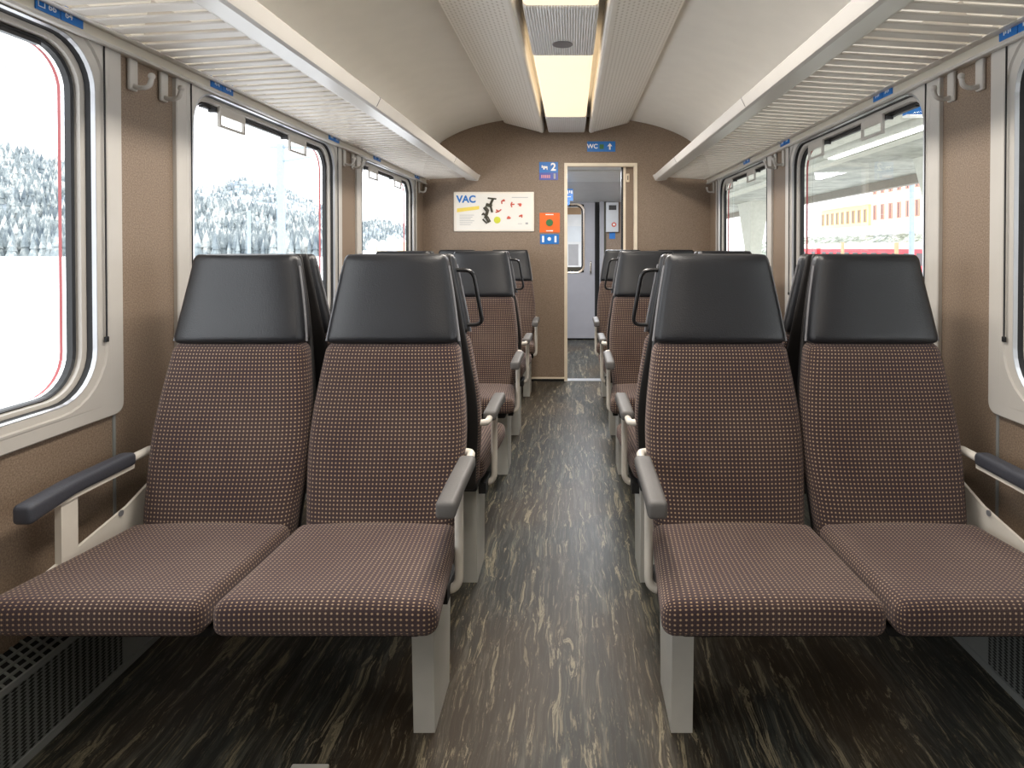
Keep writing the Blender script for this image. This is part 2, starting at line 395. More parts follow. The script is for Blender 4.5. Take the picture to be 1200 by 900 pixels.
# vaulted ceiling
b = MB(); P = []
for k in range(49):
    x = -WX*math.cos(PI*k/48); P.append((x, 1.78+.55*(1-min(1, abs(x/WX))**2.4)**(1/2.4)))
V = [(x, y, z) for y in (Y0, Y1) for (x, z) in P]; n = len(P)
b.add(V, [(i, i+1, n+i+1, n+i) for i in range(n-1)], 'ceil', smooth=True)
V2 = [(x*1.02, y, z+.05) for y in (Y0, Y1) for (x, z) in P]
b.add(V2, [(i+1, i, n+i, n+i+1) for i in range(n-1)], 'ceil', smooth=True)
struct(b.build('ceiling'))
struct(MB().box(-WX-.14, WX+.14, Y0-.1, Y0, 0, 2.5, 'wall').build('wall_front'))
# end wall with doorway
DX0, DX1, DZ = -.015, .617, 1.917
b = MB(); b.box(-WX-.14, DX0, Y1, Y1+.06, 0, 2.5, 'wall'); b.box(DX1, WX+.14, Y1, Y1+.06, 0, 2.5, 'wall'); b.box(DX0, DX1, Y1, Y1+.06, DZ, 2.5, 'wall')
struct(b.build('wall_back'))
b = MB(); b.box(-WX, DX0-.005, Y1-.006, Y1, .02, .035, 'doorframe'); b.box(-WX, DX0-.005, Y1-.004, Y1, 0, .02, 'black'); b.box(DX1+.005, WX, Y1-.006, Y1, .02, .035, 'doorframe')
struct(b.build('baseboard_back'))
door = bpy.data.objects.new('door_1', None); COL.objects.link(door); struct(door); door.location = (.3, Y1, 0)
def ch(mb, name, parent, **p):
    o = mb.build(name, parent, **p); o.location = -Vector(parent.location)
    return o
b = MB(); b.box(DX0-.005, DX0+.022, Y1-.012, Y1+.07, 0, DZ-.022, 'doorframe'); b.box(DX1-.022, DX1+.005, Y1-.012, Y1+.07, 0, DZ-.022, 'doorframe'); b.box(DX0-.005, DX1+.005, Y1-.012, Y1+.07, DZ-.022, DZ+.005, 'doorframe')
ch(b, 'door_frame', door)
b = MB(); b.box(.525, 1.15, Y1+.075, Y1+.105, .02, DZ+.02, 'wall'); leaf = ch(b, 'sliding_leaf', door)
b = MB(); b.box(.505, .527, Y1+.073, Y1+.107, .02, DZ+.02, 'doorframe'); b.box(.487, .505, Y1+.073, Y1+.107, .02, DZ+.02, 'gasket'); ch(b, 'leaf_edge', door)
b = MB(); b.soft((.03, .012, .075), .005, (1, 1, 1), 'doorframe', center=(.545, Y1+.07, 1.80)); b.box(.542, .549, Y1+.0625, Y1+.068, 1.78, 1.82, 'black'); ch(b, 'door_lock', door)
# ------------------------------------------------------------------ vestibule beyond the door
VY = 7.95
b = MB(); b.box(-WX, WX, Y1+.06, VY+.1, -.08, 0, 'floor'); b.box(DX0, DX1, Y1-.02, Y1+.08, 0, .006, 'alu'); struct(b.build('floor_vestibule'))
b = MB(); b.box(-WX, WX, Y1+.06, 7.0, 1.93, 1.98, 'vestc'); b.box(-.9, .9, 6.05, 6.99, 1.915, 1.93, 'vestc'); struct(b.build('ceiling_vestibule'))
b = MB()
for (ya, yb, za, zb) in ((Y1+.06, 6.0, 0, 2.3), (7.1, VY, 0, 2.3), (6.0, 7.1, 0, .85), (6.0, 7.1, 1.75, 2.3)): b.box(-WX-.1, -WX, ya, yb, za, zb, 'vest')
struct(b.build('wall_vestibule_left'))
b = MB(); b.add([(-WX-.05, 6.0, .85), (-WX-.05, 7.1, .85), (-WX-.05, 7.1, 1.75), (-WX-.05, 6.0, 1.75)], [(0, 1, 2, 3)], 'glass'); struct(b.build('window_9'))  # unseen glazed opening, added to bring daylight into the vestibule
b = MB(); b.box(WX, WX+.1, Y1+.06, VY, 0, 2.3, 'wall'); struct(b.build('wall_vestibule_right'))
b = MB(); b.add([(-WX, 7.0, 1.93), (WX, 7.0, 1.93), (WX, VY, 1.76), (-WX, VY, 1.76)], [(0, 3, 2, 1)], 'vest'); b.box(-WX, -.6, VY, VY+.08, 0, 1.8, 'vest'); b.box(.40, .455, VY-.03, VY+.05, 0, 1.765, 'vestdoor')
b.box(.455, WX, VY, VY+.08, 0, 1.765, 'wall'); b.box(-.6, .40, VY+.04, VY+.08, 0, 1.765, 'black'); b.box(.455, .485, VY-.012, VY, 0, 1.765, 'olive'); struct(b.build('wall_vestibule_end'))
d2 = bpy.data.objects.new('door_2', None); COL.objects.link(d2); struct(d2); d2.location = (0, VY, 0)
b = MB(); wx0, wx1, wz0, wz1 = -.30, .20, .86, 1.73
# leaf around the rounded window
ins = rr(wx0, wx1, wz0, wz1, .09); outp = []
for p in ins:
    outp.append(p)
def ringxz(mb, A, B, ya, yb, mat):
    n = len(A); V = [(p[0], ya, p[1]) for p in A]+[(p[0], yb, p[1]) for p in B]
    mb.add(V, [(i, n+i, n+(i+1) % n, (i+1) % n) for i in range(n)], mat)
b.box(-.6, wx0, VY, VY+.03, .02, 1.755, 'vestdoor'); b.box(wx1, .34, VY, VY+.03, .02, 1.755, 'vestdoor'); b.box(wx0, wx1, VY, VY+.03, .02, wz0, 'vestdoor'); b.box(wx0, wx1, VY, VY+.03, wz1, 1.755, 'vestdoor')
ch(b, 'door_leaf', d2)
b = MB(); ringxz(b, rr(wx0-.012, wx1+.012, wz0-.012, wz1+.012, .1), rr(wx0-.005, wx1+.005, wz0-.005, wz1+.005, .095), VY-.001, VY-.014, 'doorframe'); ringxz(b, rr(wx0-.005, wx1+.005, wz0-.005, wz1+.005, .095), rr(wx0+.012, wx1-.012, wz0+.012, wz1-.012, .085), VY-.014, VY-.012, 'chrome'); ringxz(b, rr(wx0+.012, wx1-.012, wz0+.012, wz1-.012, .085), rr(wx0+.03, wx1-.03, wz0+.03, wz1-.03, .07), VY-.012, VY-.002, 'gasket'); ch(b, 'window_rim', d2)
b = MB(); b.add([(p[0], VY-.003, p[1]) for p in rr(wx0+.03, wx1-.03, wz0+.03, wz1-.03, .07)], [list(range(36))], 'whouse'); b.box(-.1, .165, VY-.004, VY-.0035, 1.25, 1.45, 'vestc'); b.box(-.1, .165, VY-.004, VY-.0035, 1.60, 1.69, 'shut2'); b.box(0, .13, VY-.004, VY-.0035, .95, 1.22, 'greyp'); b.box(-.1, .17, VY-.004, VY-.0035, .88, .93, 'olive')
ch(b, 'door_pane', d2)
b = MB(); b.box(.345, .375, VY-.002, VY+.03, .02, 1.755, 'black'); ch(b, 'rubber_seal', d2)
b = MB(); b.tube(fillet([(.285, VY-.002, 1.0), (.285, VY-.05, 1.0), (.285, VY-.05, .86), (.285, VY-.002, .86)], .02), .01, 'chrome'); ch(b, 'door_handle', d2)
t = thing('information_box', 'grey wall box with small screen seen through the open doorway', 'box', (.595, VY, 1.38))
b = MB(); b.soft((.16, .05, .38), .008, (2, 1, 2), 'vest', center=(.56, VY-.028, 1.565)); ch(b, 'casing', t)
b = MB(); b.box(.515, .61, VY-.056, VY-.053, 1.655, 1.715, 'shell'); ch(b, 'screen', t)
b = MB(); b.cyl((.58, VY-.053, 1.47), (.58, VY-.058, 1.47), .03, 'redp', 20); b.cyl((.58, VY-.058, 1.47), (.58, VY-.06, 1.47), .014, 'white', 16); ch(b, 'round_mark', t)
o = MB().box(.525, .60, VY-.004, VY-.0005, 1.29, 1.37, 'blue').build('sticker'); tag(o, 'small blue sticker right under the grey wall box beyond the doorway', 'sticker')
t = thing('vestibule_sign', 'blue stepped sign high on the sloping panel beyond the doorway', 'sign', (0, 7.3, 1.8))
b = MB(); b.box(-.12, .062, 7.22, 7.226, 1.72, 1.86, 'blue'); b.box(-.12, .022, 7.22, 7.226, 1.67, 1.72, 'blue'); ch(b, 'sign_plate', t)
b = MB()
for x in (-.035, -.01, .015, .038): b.box(x, x+.014, 7.2175, 7.2195, 1.805+.006*math.sin(x*90), 1.84, 'white')
b.box(-.045, .035, 7.2175, 7.2195, 1.765, 1.77, 'white'); b.box(-.035, .0, 7.2175, 7.2195, 1.69, 1.697, 'white'); ch(b, 'sign_marks', t)
b = MB(); b.box(-.02, -.01, 7.226, 7.236, 1.70, 1.89, 'vest'); ch(b, 'sign_bracket', t)
t = thing('waste_unit', 'pale wall unit with a curved silver rim beyond the doorway', 'bin', (.62, 6.9, .8))
b = MB(); b.soft((.30, .22, .34), .02, (2, 2, 2), 'frame2', center=(.68, 6.95, .86)); ch(b, 'body', t)
b = MB(); b.tube([(.62+.11*math.cos(a), 6.83, .93+.12*math.sin(a)) for a in [PI*.35+k*PI*1.15/14 for k in range(15)]], .012, 'chrome', 8); ch(b, 'curved_rim', t)
b = MB(); b.box(.53, .83, 6.97, 7.06, 0, .7, 'frame2'); ch(b, 'stand', t)
o = MB().box(.60, .66, 6.825, 6.838, .965, 1.02, 'blue').build('sticker'); tag(o, 'bright blue sticker on the pale wall unit beyond the doorway', 'sticker')
# ------------------------------------------------------------------ ceiling ducts, lights
for sx, lab in ((-1, 'left'), (1, 'right')):
    t = thing('ceiling_duct', 'perforated cream ceiling duct along the %s side of the lights' % lab, 'duct', (sx*.36, 2.0, 2.2), group=None)
    ya, yb = Y0+.02, 5.44
    ib, ob = (.197, 2.18), (.53, 2.262)
    poly = [(.235, 2.186), (.53, 2.262), (.545, 2.272), (.53, 2.29), (.235, 2.32)]
    b = MB(); b.prism([(sx*x, z) for x, z in poly], ya, yb, 'y', 'duct'); ch(b, 'perforated_face', t)
    b = MB(); poly = [(.235, 2.183), (.215, 2.178), (.203, 2.180), (.196, 2.190), (.195, 2.21), (.197, 2.31), (.235, 2.33)]
    b.prism([(sx*x, z) for x, z in poly], ya, yb, 'y', 'ductp', smooth=False); ch(b, 'smooth_edge', t)
segs = [(-1.05, .42), (1.12, 2.60), (3.27, 4.80)]
nm = ['ceiling light nearest the camera, cut by the top of the frame', 'second lit panel', 'x']
labs = ['warm lit ceiling panel behind the photographer', 'warm lit ceiling panel nearest, cut by the top edge', 'long warm lit ceiling panel between two ribbed covers']
for (a, c), lab in zip(segs, labs):
    t = thing('ceiling_light', lab, 'light', (0, (a+c)/2, 2.18))
    b = MB(); b.soft((.315, c-a-.008, .075), .02, (2, 2, 1), 'lamp', center=(0, (a+c)/2, 2.2165)); ch(b, 'diffuser', t)
    b = MB(); b.box(-.08, .08, a+.05, c-.05, 2.254, 2.31, 'white_metal'); ch(b, 'housing', t)
rl = ['ribbed grey ceiling cover behind the photographer', 'ribbed grey ceiling cover between the two lit panels', 'short ribbed grey ceiling cover at the end wall']
for (a, c), lab in zip([(.42, 1.12), (2.60, 3.27), (4.80, 5.44)], rl):
    t = thing('ceiling_cover', lab, 'ceiling panel', (0, (a+c)/2, 2.18))
    b = MB(); b.soft((.32, c-a-.006, .07), .015, (2, 2, 1), 'rib', center=(0, (a+c)/2, 2.214)); ch(b, 'ribbed_panel', t)
    if c < 5.4:
        b = MB(); b.cyl((0, (a+c)/2+.14, 2.179), (0, (a+c)/2+.14, 2.176), .05, 'trim_grey', 24); ch(b, 'speaker_disc', t)
    b = MB(); b.box(-.08, .08, a+.05, c-.05, 2.249, 2.31, 'white_metal'); ch(b, 'housing', t)
# ------------------------------------------------------------------ luggage racks
RA, RB = Y0+.05, 5.43
for sx, lab in ((-1, 'left'), (1, 'right')):
    t = thing('luggage_rack', 'cream slatted luggage rack running above the %s windows' % lab, 'luggage rack', (sx*1.0, 2, 1.78))
    b = MB(); b.prism([(sx*x, z) for x, z in [(1.264, 1.738), (1.24, 1.738), (1.232, 1.745), (1.232, 1.795), (1.24, 1.80), (1.264, 1.80)]], RA, Y1-.01, 'y', 'railw')
    wr = ch(b, 'wall_rail', t)
    b = MB(); b.prism([(sx*x, z) for x, z in [(1.243, 1.7345), (1.228, 1.7345), (1.225, 1.739), (1.228, 1.744), (1.243, 1.7445)]], RA, Y1-.01, 'y', 'rail'); o = b.build('rail_lip', wr)
    b = MB(); n = int((RB-RA)/.068)
    b.prism([(sx*x, z) for x, z in [(1.240, 1.772), (1.19, 1.765), (1.19, 1.768), (1.240, 1.777)]], RA, RB, 'y', 'rack')
    for k in range(n):
        y = RA+.01+.068*k
        V = []
        for (x, z) in ((1.205, 1.7665), (.87, 1.786)):
            V += [(sx*x, y, z), (sx*x, y+.006, z-.0022), (sx*x, y+.054, z+.002), (sx*x, y+.054, z+.0052), (sx*x, y, z+.003)]
        b.add(V, [(0, 1, 6, 5), (1, 2, 7, 6), (2, 3, 8, 7), (3, 4, 9, 8), (4, 0, 5, 9), (4, 3, 2, 1, 0), (5, 6, 7, 8, 9)], 'rack')
    ch(b, 'slats', t)
    b = MB(); b.prism([(sx*x, z) for x, z in [(.875, 1.778), (.86, 1.772), (.79, 1.764), (.776, 1.768), (.772, 1.775), (.757, 1.806), (.762, 1.812), (.772, 1.808), (.785, 1.785), (.86, 1.80), (.875, 1.81)]], RA, RB, 'y', 'rail'); fr = ch(b, 'front_rail', t)
    b = MB(); b.prism([(sx*x, z) for x, z in [(.880, 1.775), (.86, 1.768), (.79, 1.760), (.772, 1.765), (.767, 1.775), (.751, 1.809), (.760, 1.817), (.775, 1.812), (.86, 1.806), (.880, 1.815)]], RB, RB+.012, 'y', 'rail'); b.build('end_cap', fr)
    for yj in (.9, 2.62, 4.34):
        b = MB(); b.prism([(sx*.775, 1.770), (sx*.7705, 1.774), (sx*.7555, 1.807), (sx*.762, 1.8125)], yj, yj+.004, 'y', 'trim_grey'); b.build('rail_joint', fr)
    for yj in (1.925, 3.645):
        b = MB(); b.prism([(sx*x, z) for x, z in [(1.262, 1.80), (1.232, 1.80), (1.18, 1.800), (.80, 1.815), (.80, 1.835), (1.1, 1.86), (1.262, 1.95)]], yj-.012, yj+.012, 'y', 'rack'); ch(b, 'bracket', t)
# coat hooks under the wall rail
def hook(sx, y, lab):
    t = thing('coat_hook', lab, 'coat hook', (sx*WX, y, 1.70), group='coat hooks on the pillars')
    b = MB(); b.soft((.012, .036, .10), .005, (1, 1, 2), 'frame', center=(sx*(WX-.0065), y, 1.695), es=2); ch(b, 'hook_plate', t)
    b = MB(); b.tube(fillet([(sx*(WX-.006), y, 1.66), (sx*(WX-.030), y, 1.652), (sx*(WX-.058), y, 1.657), (sx*(WX-.064), y, 1.684)], .014), .0075, 'frame', 8)
    b.soft((.02, .02, .02), .0098, (1, 1, 1), 'frame', center=(sx*(WX-.064), y, 1.688), es=3); ch(b, 'hook_arm', t)
for sx, sd in ((-1, 'left'), (1, 'right')):
    for c, pl in ((1.925, 'nearest'), (3.645, 'second')):
        hook(sx, c-.07, 'white coat hook on the %s %s brown pillar, nearer of its pair' % (pl, sd))
        hook(sx, c+.07, 'white coat hook on the %s %s brown pillar, farther of its pair' % (pl, sd))
    hook(sx, 5.33, 'white coat hook in the far %s corner beside the end wall' % sd)
# seat number plates
def plate(sx, y, lab, txt=None):
    t = thing('seat_number_plate', lab, 'sign', (sx*1.232, y, 1.77), group='blue seat number plates on the rack rails')
    for k, dy in enumerate((-.037, .037)):
        b = MB(); b.box(*sorted((sx*1.2315, sx*1.2285)), y+dy-.035, y+dy+.035, 1.749, 1.788, 'blue'); pp = ch(b, 'plate', t)
        if txt:
            rot = Matrix.Rotation(PI/2, 4, 'X')
            m = Matrix.Translation((sx*1.2280, y+dy+(.012 if k == 0 else -.012), 1.766)) @ Matrix.Rotation(PI/2 if sx < 0 else -PI/2, 4, 'Z') @ rot
            text_mesh(txt[k], .024, 'white', 'number', pp, m)
            if k == 0:
                b = MB()
                for (ya, yb, za, zb) in ((-.066, -.046, 1.778, 1.780), (-.066, -.046, 1.757, 1.759), (-.066, -.064, 1.757, 1.780), (-.048, -.046, 1.757, 1.780)):
                    b.box(*sorted((sx*1.2285, sx*1.2275)), y+ya, y+yb, za, zb, 'white')
                b.build('window_symbol', pp)
        else:
            b = MB()
            for q, (ya, za, h) in enumerate(((-.012, 1.762, .014), (-.004, 1.760, .016), (.006, 1.763, .013), (.013, 1.760, .015))):
                b.box(*sorted((sx*1.2285, sx*1.2277)), y+dy+ya, y+dy+ya+.004, za, za+h, 'white')
            b.build('plate_marks', pp)
plate(-1, 1.56, 'blue seat plate pair reading 66 and 64 at the upper left corner', ('66', '64'))
for y, w in ((2.28, 'above the near end of the second window'), (3.35, 'above the far end of the second window'), (4.09, 'above the near end of the third window'), (5.15, 'above the far end of the third window')): plate(-1, y, 'blue seat plate pair on the left rail '+w)
for y, w in ((1.66, 'cut by the right edge'), (2.38, 'above the near end of the second window'), (3.47, 'above the far end of the second window'), (4.23, 'above the near end of the third window')): plate(1, y, 'blue seat plate pair on the right rail '+w)
# ------------------------------------------------------------------ heaters
for sx, lab in ((-1, 'left'), (1, 'right')):
    t = thing('heater', 'low grey perforated floor heater under the %s window' % lab, 'heater', (sx*1.23, 1, 0))
    b = MB(); b.box(*sorted((sx*1.205, sx*1.264)), -2.4, 1.72, .0, .205, 'heat'); ch(b, 'mesh_front', t)
    b = MB(); b.box(*sorted((sx*1.205, sx*1.264)), 1.72, 5.4, .0, .205, 'heatp'); b.box(*sorted((sx*1.200, sx*1.206)), -2.4, 5.4, 0, .02, 'heatp'); b.box(*sorted((sx*1.200, sx*1.206)), -2.4, 5.4, .196, .21, 'heatp'); ch(b, 'casing', t)
    b = MB(); b.prism([(sx*1.204, .206), (sx*1.2635, .245), (sx*1.2635, .207)], -2.4, 1.72, 'y', 'black'); gr = ch(b, 'top_cavity', t)
    b = MB()
    yy = -.2
    while yy < 1.7:
        b.prism([(sx*1.203, .208), (sx*1.2635, .2485), (sx*1.2635, .244), (sx*1.203, .204)], yy, yy+.006, 'y', 'hgrid'); yy += .026
    for f in (.25, .5, .75):
        x = 1.203+.0605*f; z = .208+.0405*f; b.box(*sorted((sx*(x-.003), sx*(x+.003))), -.2, 1.72, z-.004, z+.001, 'hgrid')
    b.build('top_grille', gr)
# ------------------------------------------------------------------ seats
HW = smooth_tab([(.34, .202), (.45, .210), (.60, .224), (.70, .221), (.80, .208), (.90, .193), (1.0, .178), (1.10, .160), (1.17, .146)])
YF = smooth_tab([(.34, -.262), (.45, -.240), (.60, -.196), (.75, -.160), (.90, -.128), (1.05, -.100), (1.17, -.086)])
TH = [(.34, .085), (.9, .080), (1.17, .062)]
TAPER = .215
def back_def(puff, grow=0, front_off=0):
    def f(x, y, z):
        hw = interp(HW, z)+grow; u = x/TAPER; th = interp(TH, z)
        ff = (.5-y/.08)             # 1 front .. 0 back
        yy = interp(YF, z)+th*(1-ff)+front_off*ff
        yy += (-puff*(1-abs(u)**3.0)+.010*(abs(u)**6))*max(0, ff)
        return (u*hw, yy, z)
    return f
def cush_def(m):
  def f(x, y, z):
    t = (y+.245)/-.41            # 0 rear .. 1 front
    t = max(0, min(1, t)); u = x/.22; hw = (.217+.033*t) if u*m > 0 else .2155
    top = (z-.40)/.075+.5       # 0..1
    zz = z+.018*t - .004
    zz += .008*(1-u*u)*top*(1-t*.3)-.010*math.sin(PI*min(1, t*1.15))*top*(1-abs(u)**3)*.9
    return (u*hw, y, zz)
  return f
def seat_common(root, lv):
    b = MB(); b.soft((.44, .425, .075), .026, (10, 12, 2), 'fabric', cush_def(lv), (0, -.4525, .40), es=4); b.build('seat_cushion', root)
    b = MB(); b.soft((.43, .08, .545), .03, (10, 2, 22), 'fabric', back_def(.006), (0, 0, .3575+.2725), es=4); b.build('backrest', root)
    b = MB(); b.soft((.43, .08, .260), .024, (12, 2, 12), 'leather', back_def(.010, .0015, -.002), (0, 0, .8995+.130), es=4)
    hr = b.build('headrest', root)
    for s in (-1, 1):
        b = MB()
        pts = [(s*(interp(HW, z)+.002), interp(YF, z)+.030, z) for z in [.905+.01*k for k in range(23)]]
        b.tube(pts, .0045, 'trim_grey', 6); b.build('edge_piping', hr)
    def sd(x, y, z):
        hw = interp(HW, z)-.004; return (x/TAPER*hw, interp(YF, z)+interp(TH, z)+.001+(y+.012)*.55, z)
    b = MB(); b.soft((.43, .024, .80), .011, (8, 1, 24), 'shell', sd, (0, 0, .36+.40), es=2); b.build('back_shell', root)
    b = MB(); b.soft((.40, .40, .028), .01, (2, 2, 1), 'pan', center=(0, -.395, .352), es=2); b.build('seat_pan', root)
def make_aisle(m, handle):
    r = thing('train_seat', '', 'seat'); seat_common(r, m)
    a = thing_child('armrest', r)
    b = MB(); b.tube(fillet([(m*.195, -.145, .593), (m*.240, -.145, .593), (m*.240, -.19, .588), (m*.240, -.355, .582), (m*.240, -.355, .312), (m*.165, -.355, .312)], .038, 6), .0115, 'white_metal', 10); b.build('arm_tube', a)
    def pd(x, y, z):
        t = max(0, (-.40-y)/.12); return (x, y, z-.012*t*(1 if z < .595 else .35))
    b = MB(); b.soft((.046, .31, .034), .011, (2, 8, 1), 'pad', pd, (m*.240, -.375, .594), es=3); b.build('arm_pad', a)
    b = MB(); b.prism([(-.425, 0), (-.245, 0), (-.225, .34), (-.445, .34)], m*.141, m*.193, 'x', 'ped') if m > 0 else b.prism([(-.425, 0), (-.245, 0), (-.225, .34), (-.445, .34)], -.193, -.141, 'x', 'ped')
    b.build('pedestal', r)
    b = MB(); b.box(-.219, .219, -.40, -.28, .300, .338, 'pan'); b.build('cross_beam', r)
    if handle:
        P = []
        zt, zb = 1.108, .93
        def e(z, o): return (m*(interp(HW, z)+o), interp(YF, z)+.045, z)
        P = [e(zt, -.012), e(zt, .052), e(zb, .05), e(zb, -.012)]
        b = MB(); b.tube(fillet(P, .028, 6), .0065, 'handle', 8); b.build('grab_handle', r)
    return r
def thing_child(name, parent):
    o = bpy.data.objects.new(name, None); COL.objects.link(o); o.parent = parent; return o
def make_window(m):
    r = thing('train_seat', '', 'seat'); seat_common(r, -m)
    a = thing_child('armrest', r); x = -m*.246
    def pd(X, y, z):
        t = max(0, (-.42-y)/.12); return (X, y, z-.018*t*(1 if z < .595 else .5))
    b = MB(); b.soft((.046, .34, .036), .012, (2, 8, 1), 'padd', pd, (x, -.385, .600), es=3); b.build('arm_pad', a)
    b = MB(); b.box(*sorted((x-.014, x+.014)), -.50, -.215, .572, .584, 'white_metal'); b.tube([(x, -.23, .595), (x*.97, -.15, .60), (x*.80, -.12, .60)], .012, 'white_metal', 8)
    b.box(*sorted((x-.008, x+.008)), -.455, -.405, .40, .575, 'white_metal'); b.build('arm_post', a)
    b = MB(); xx = -m*.249
    b.prism([(-.60, .36), (-.12, .33), (-.12, .505), (-.22, .470), (-.60, .402)], *sorted((xx-m*.006, xx+m*.002)), 'x', 'white_metal'); sb = b.build('side_bracket', r)
    b = MB(); b.cyl((xx+m*.002, -.25, .462), (xx+m*.006, -.25, .462), .008, 'trim_grey', 12); b.build('bolt', sb)
    b = MB(); b.box(*sorted((m*.219, -m*.337)), -.40, -.28, .300, .338, 'pan'); b.build('cross_beam', r)
    return r
protos = {}
used = set()
def place_seat(kind, m, x, y, rz, label):
    k = (kind, m)
    if k not in protos:
        protos[k] = make_aisle(m, kind == 'away') if kind in ('aisle', 'away') else make_window(m); o = protos[k]
    else: o = dup(protos[k])
    o.location = (x, y, 0); o.rotation_euler = (0, 0, rz); o['label'] = label; o['category'] = 'seat'; o['group'] = 'brown dotted train seats with black headrests'
    return o
rows = [(1.925, 'nearest row', True), (3.645, 'second row', True), (5.34, 'row against the end wall', False)]
for c, rn, both in rows:
    for sx, sd in ((-1, 'left'), (1, 'right')):
        # m: +1 when the aisle is on local +x
        mf = 1 if sx < 0 else -1
        place_seat('aisle', mf, sx*.480, c, 0, 'aisle-side brown seat facing the camera, %s, %s side' % (rn, sd))
        place_seat('window', mf, sx*.9275, c, 0, 'window-side brown seat facing the camera, %s, %s side' % (rn, sd))
        if both:
            place_seat('away', -mf, sx*.480, c+.01, PI, 'aisle-side seat turned away behind the %s, %s side, black handle' % (rn, sd))
            place_seat('window', -mf, sx*.9275, c+.01, PI, 'window-side seat turned away behind the %s, %s side' % (rn, sd))
o = MB().soft((.085, .05, .012), .004, (1, 1, 1), 'ped', center=(-.545, 1.372, .006)).build('floor_plate'); tag(o, 'small pale plate on the floor at the bottom edge', 'floor plate')
# ------------------------------------------------------------------ signs on the end wall
SY = Y1-.004
def px(x): return (x-670)/133+CX
def pz(y): return EYE-(y-290)/133
def signbox(b, x0, x1, y0, y1, mat, d=.004, off=0): b.box(px(x0), px(x1), Y1-d-off, Y1-off-.0003, pz(y1), pz(y0), mat)
RX = Matrix.Rotation(PI/2, 4, 'X')
def put(txt, size, mat, name, root, x, y, d=.006, bold=0):
    text_mesh(txt, size, mat, name, root, Matrix.Translation(Vector((px(x), Y1-d, pz(y)))-root.location) @ RX, bold=bold)
t = thing('toilet_sign', 'blue WC sign with white arrow above the doorway', 'sign', (px(704.5), Y1, pz(172)))
b = MB(); signbox(b, 688, 721, 166, 178, 'blue'); ch(b, 'sign_plate', t)
put('WC', .054, 'white', 'lettering', t, 694.2, 172, bold=.001)
b = MB(); signbox(b, 702.5, 707.5, 169.5, 175, 'green', .002, .004); ch(b, 'green_field', t)
b = MB(); x, z = px(714.5), pz(172); yy = Y1-.006
b.add([(x-.022, yy, z+.002), (x+.022, yy, z+.002), (x, yy, z+.03)], [(0, 1, 2)], 'white'); b.box(x-.007, x+.007, yy, yy+.001, z-.028, z+.004, 'white'); ch(b, 'arrow', t)
t = thing('class_sign', 'blue square sign with white numeral 2 left of the doorway', 'sign', (px(643), Y1, pz(200)))
b = MB(); signbox(b, 632, 654, 190, 202.5, 'blue'); signbox(b, 632, 654, 202.5, 211, 'dblue'); ch(b, 'sign_plate', t)
put('2', .092, 'white', 'numeral', t, 648.5, 196.3, bold=.0025)
b = MB(); yy = Y1-.006
for (a, c, w, h) in ((635.5, 195.5, .010, .022), (637.5, 196.8, .014, .03), (639.8, 196.2, .016, .018), (641.2, 197.2, .008, .03)):
    b.box(px(a)-w/2, px(a)+w/2, yy, yy+.001, pz(c)-h/2, pz(c)+h/2, 'white')
ch(b, 'figure_mark', t)
b = MB()
for a in (635, 637.4, 639.6, 641.8, 644): b.box(px(a)-.006, px(a)+.006, yy, yy+.001, pz(207)-.014, pz(207)+.014, 'pink')
b.box(px(650)-.009, px(650)+.009, yy, yy+.001, pz(206.5)-.024, pz(206.5)+.022, 'greyp'); ch(b, 'small_print', t)
t = thing('emergency_sign', 'square orange sign with green disc left of the doorway', 'sign', (px(644), Y1, pz(260)))
b = MB(); signbox(b, 632.5, 656, 249.5, 272.5, 'orange'); ch(b, 'sign_plate', t)
b = MB(); x, z = px(644), pz(261)
b.cyl((x, Y1-.004, z), (x, Y1-.008, z), .031, 'green', 24); ch(b, 'green_disc', t)
b = MB(); b.box(x-.035, x+.035, Y1-.006, Y1-.0045, pz(252), pz(251), 'white'); b.box(x-.03, x+.03, Y1-.006, Y1-.0045, pz(271), pz(270), 'white'); ch(b, 'small_print', t)
t = thing('information_sign', 'low blue rectangular sign under the orange sign', 'sign', (px(644), Y1, pz(280)))
b = MB(); signbox(b, 633, 655, 274.5, 286, 'blue'); ch(b, 'sign_plate', t)
b = MB()
for xx in (636.5, 651): b.box(px(xx)-.009, px(xx)+.009, Y1-.006, Y1-.0045, pz(284), pz(276.5), 'white')
b.cyl((px(643.7), Y1-.004, pz(280)), (px(643.7), Y1-.006, pz(280)), .016, 'white', 16); ch(b, 'sign_marks', t)
# poster
t = thing('advertising_poster', 'white framed poster lettered VAC on the end wall', 'poster', (px(579), Y1, pz(248)))
b = MB(); b.soft((px(626)-px(532), .016, pz(225)-pz(271.5)), .008, (1, 1, 1), 'posterf', center=(px(579), Y1-.008, pz(248.2))); ch(b, 'poster_frame', t)
b = MB(); b.box(px(535.5), px(623), Y1-.0175, Y1-.0155, pz(269), pz(227.5), 'poster'); pp = ch(b, 'poster_sheet', t)
def pbox(b, x0, x1, y0, y1, mat): b.box(px(x0), px(x1), Y1-.0185, Y1-.0176, pz(y1), pz(y0), mat)
put('VAC', .085, 'blue', 'lettering', t, 546.8, 234, .0185, bold=.003)
b = MB(); b.add([(px(536), Y1-.0185, pz(249)), (px(562), Y1-.0185, pz(245.5)), (px(562), Y1-.0185, pz(241.5)), (px(536), Y1-.0185, pz(244.5))], [(0, 1, 2, 3)], 'yellow'); ch(b, 'yellow_band', t)
b = MB(); b.cyl((px(583), Y1-.0176, pz(258)), (px(583), Y1-.019, pz(258)), .03, 'ygreen', 20); ch(b, 'lime_dot', t)
b = MB(); random.seed(3)
def line(b, x0, y0, x1, y1, r, mat):
    b.cyl((px(x0), Y1-.0176, pz(y0)), (px(x1), Y1-.0176, pz(y1)), r, mat, 5)
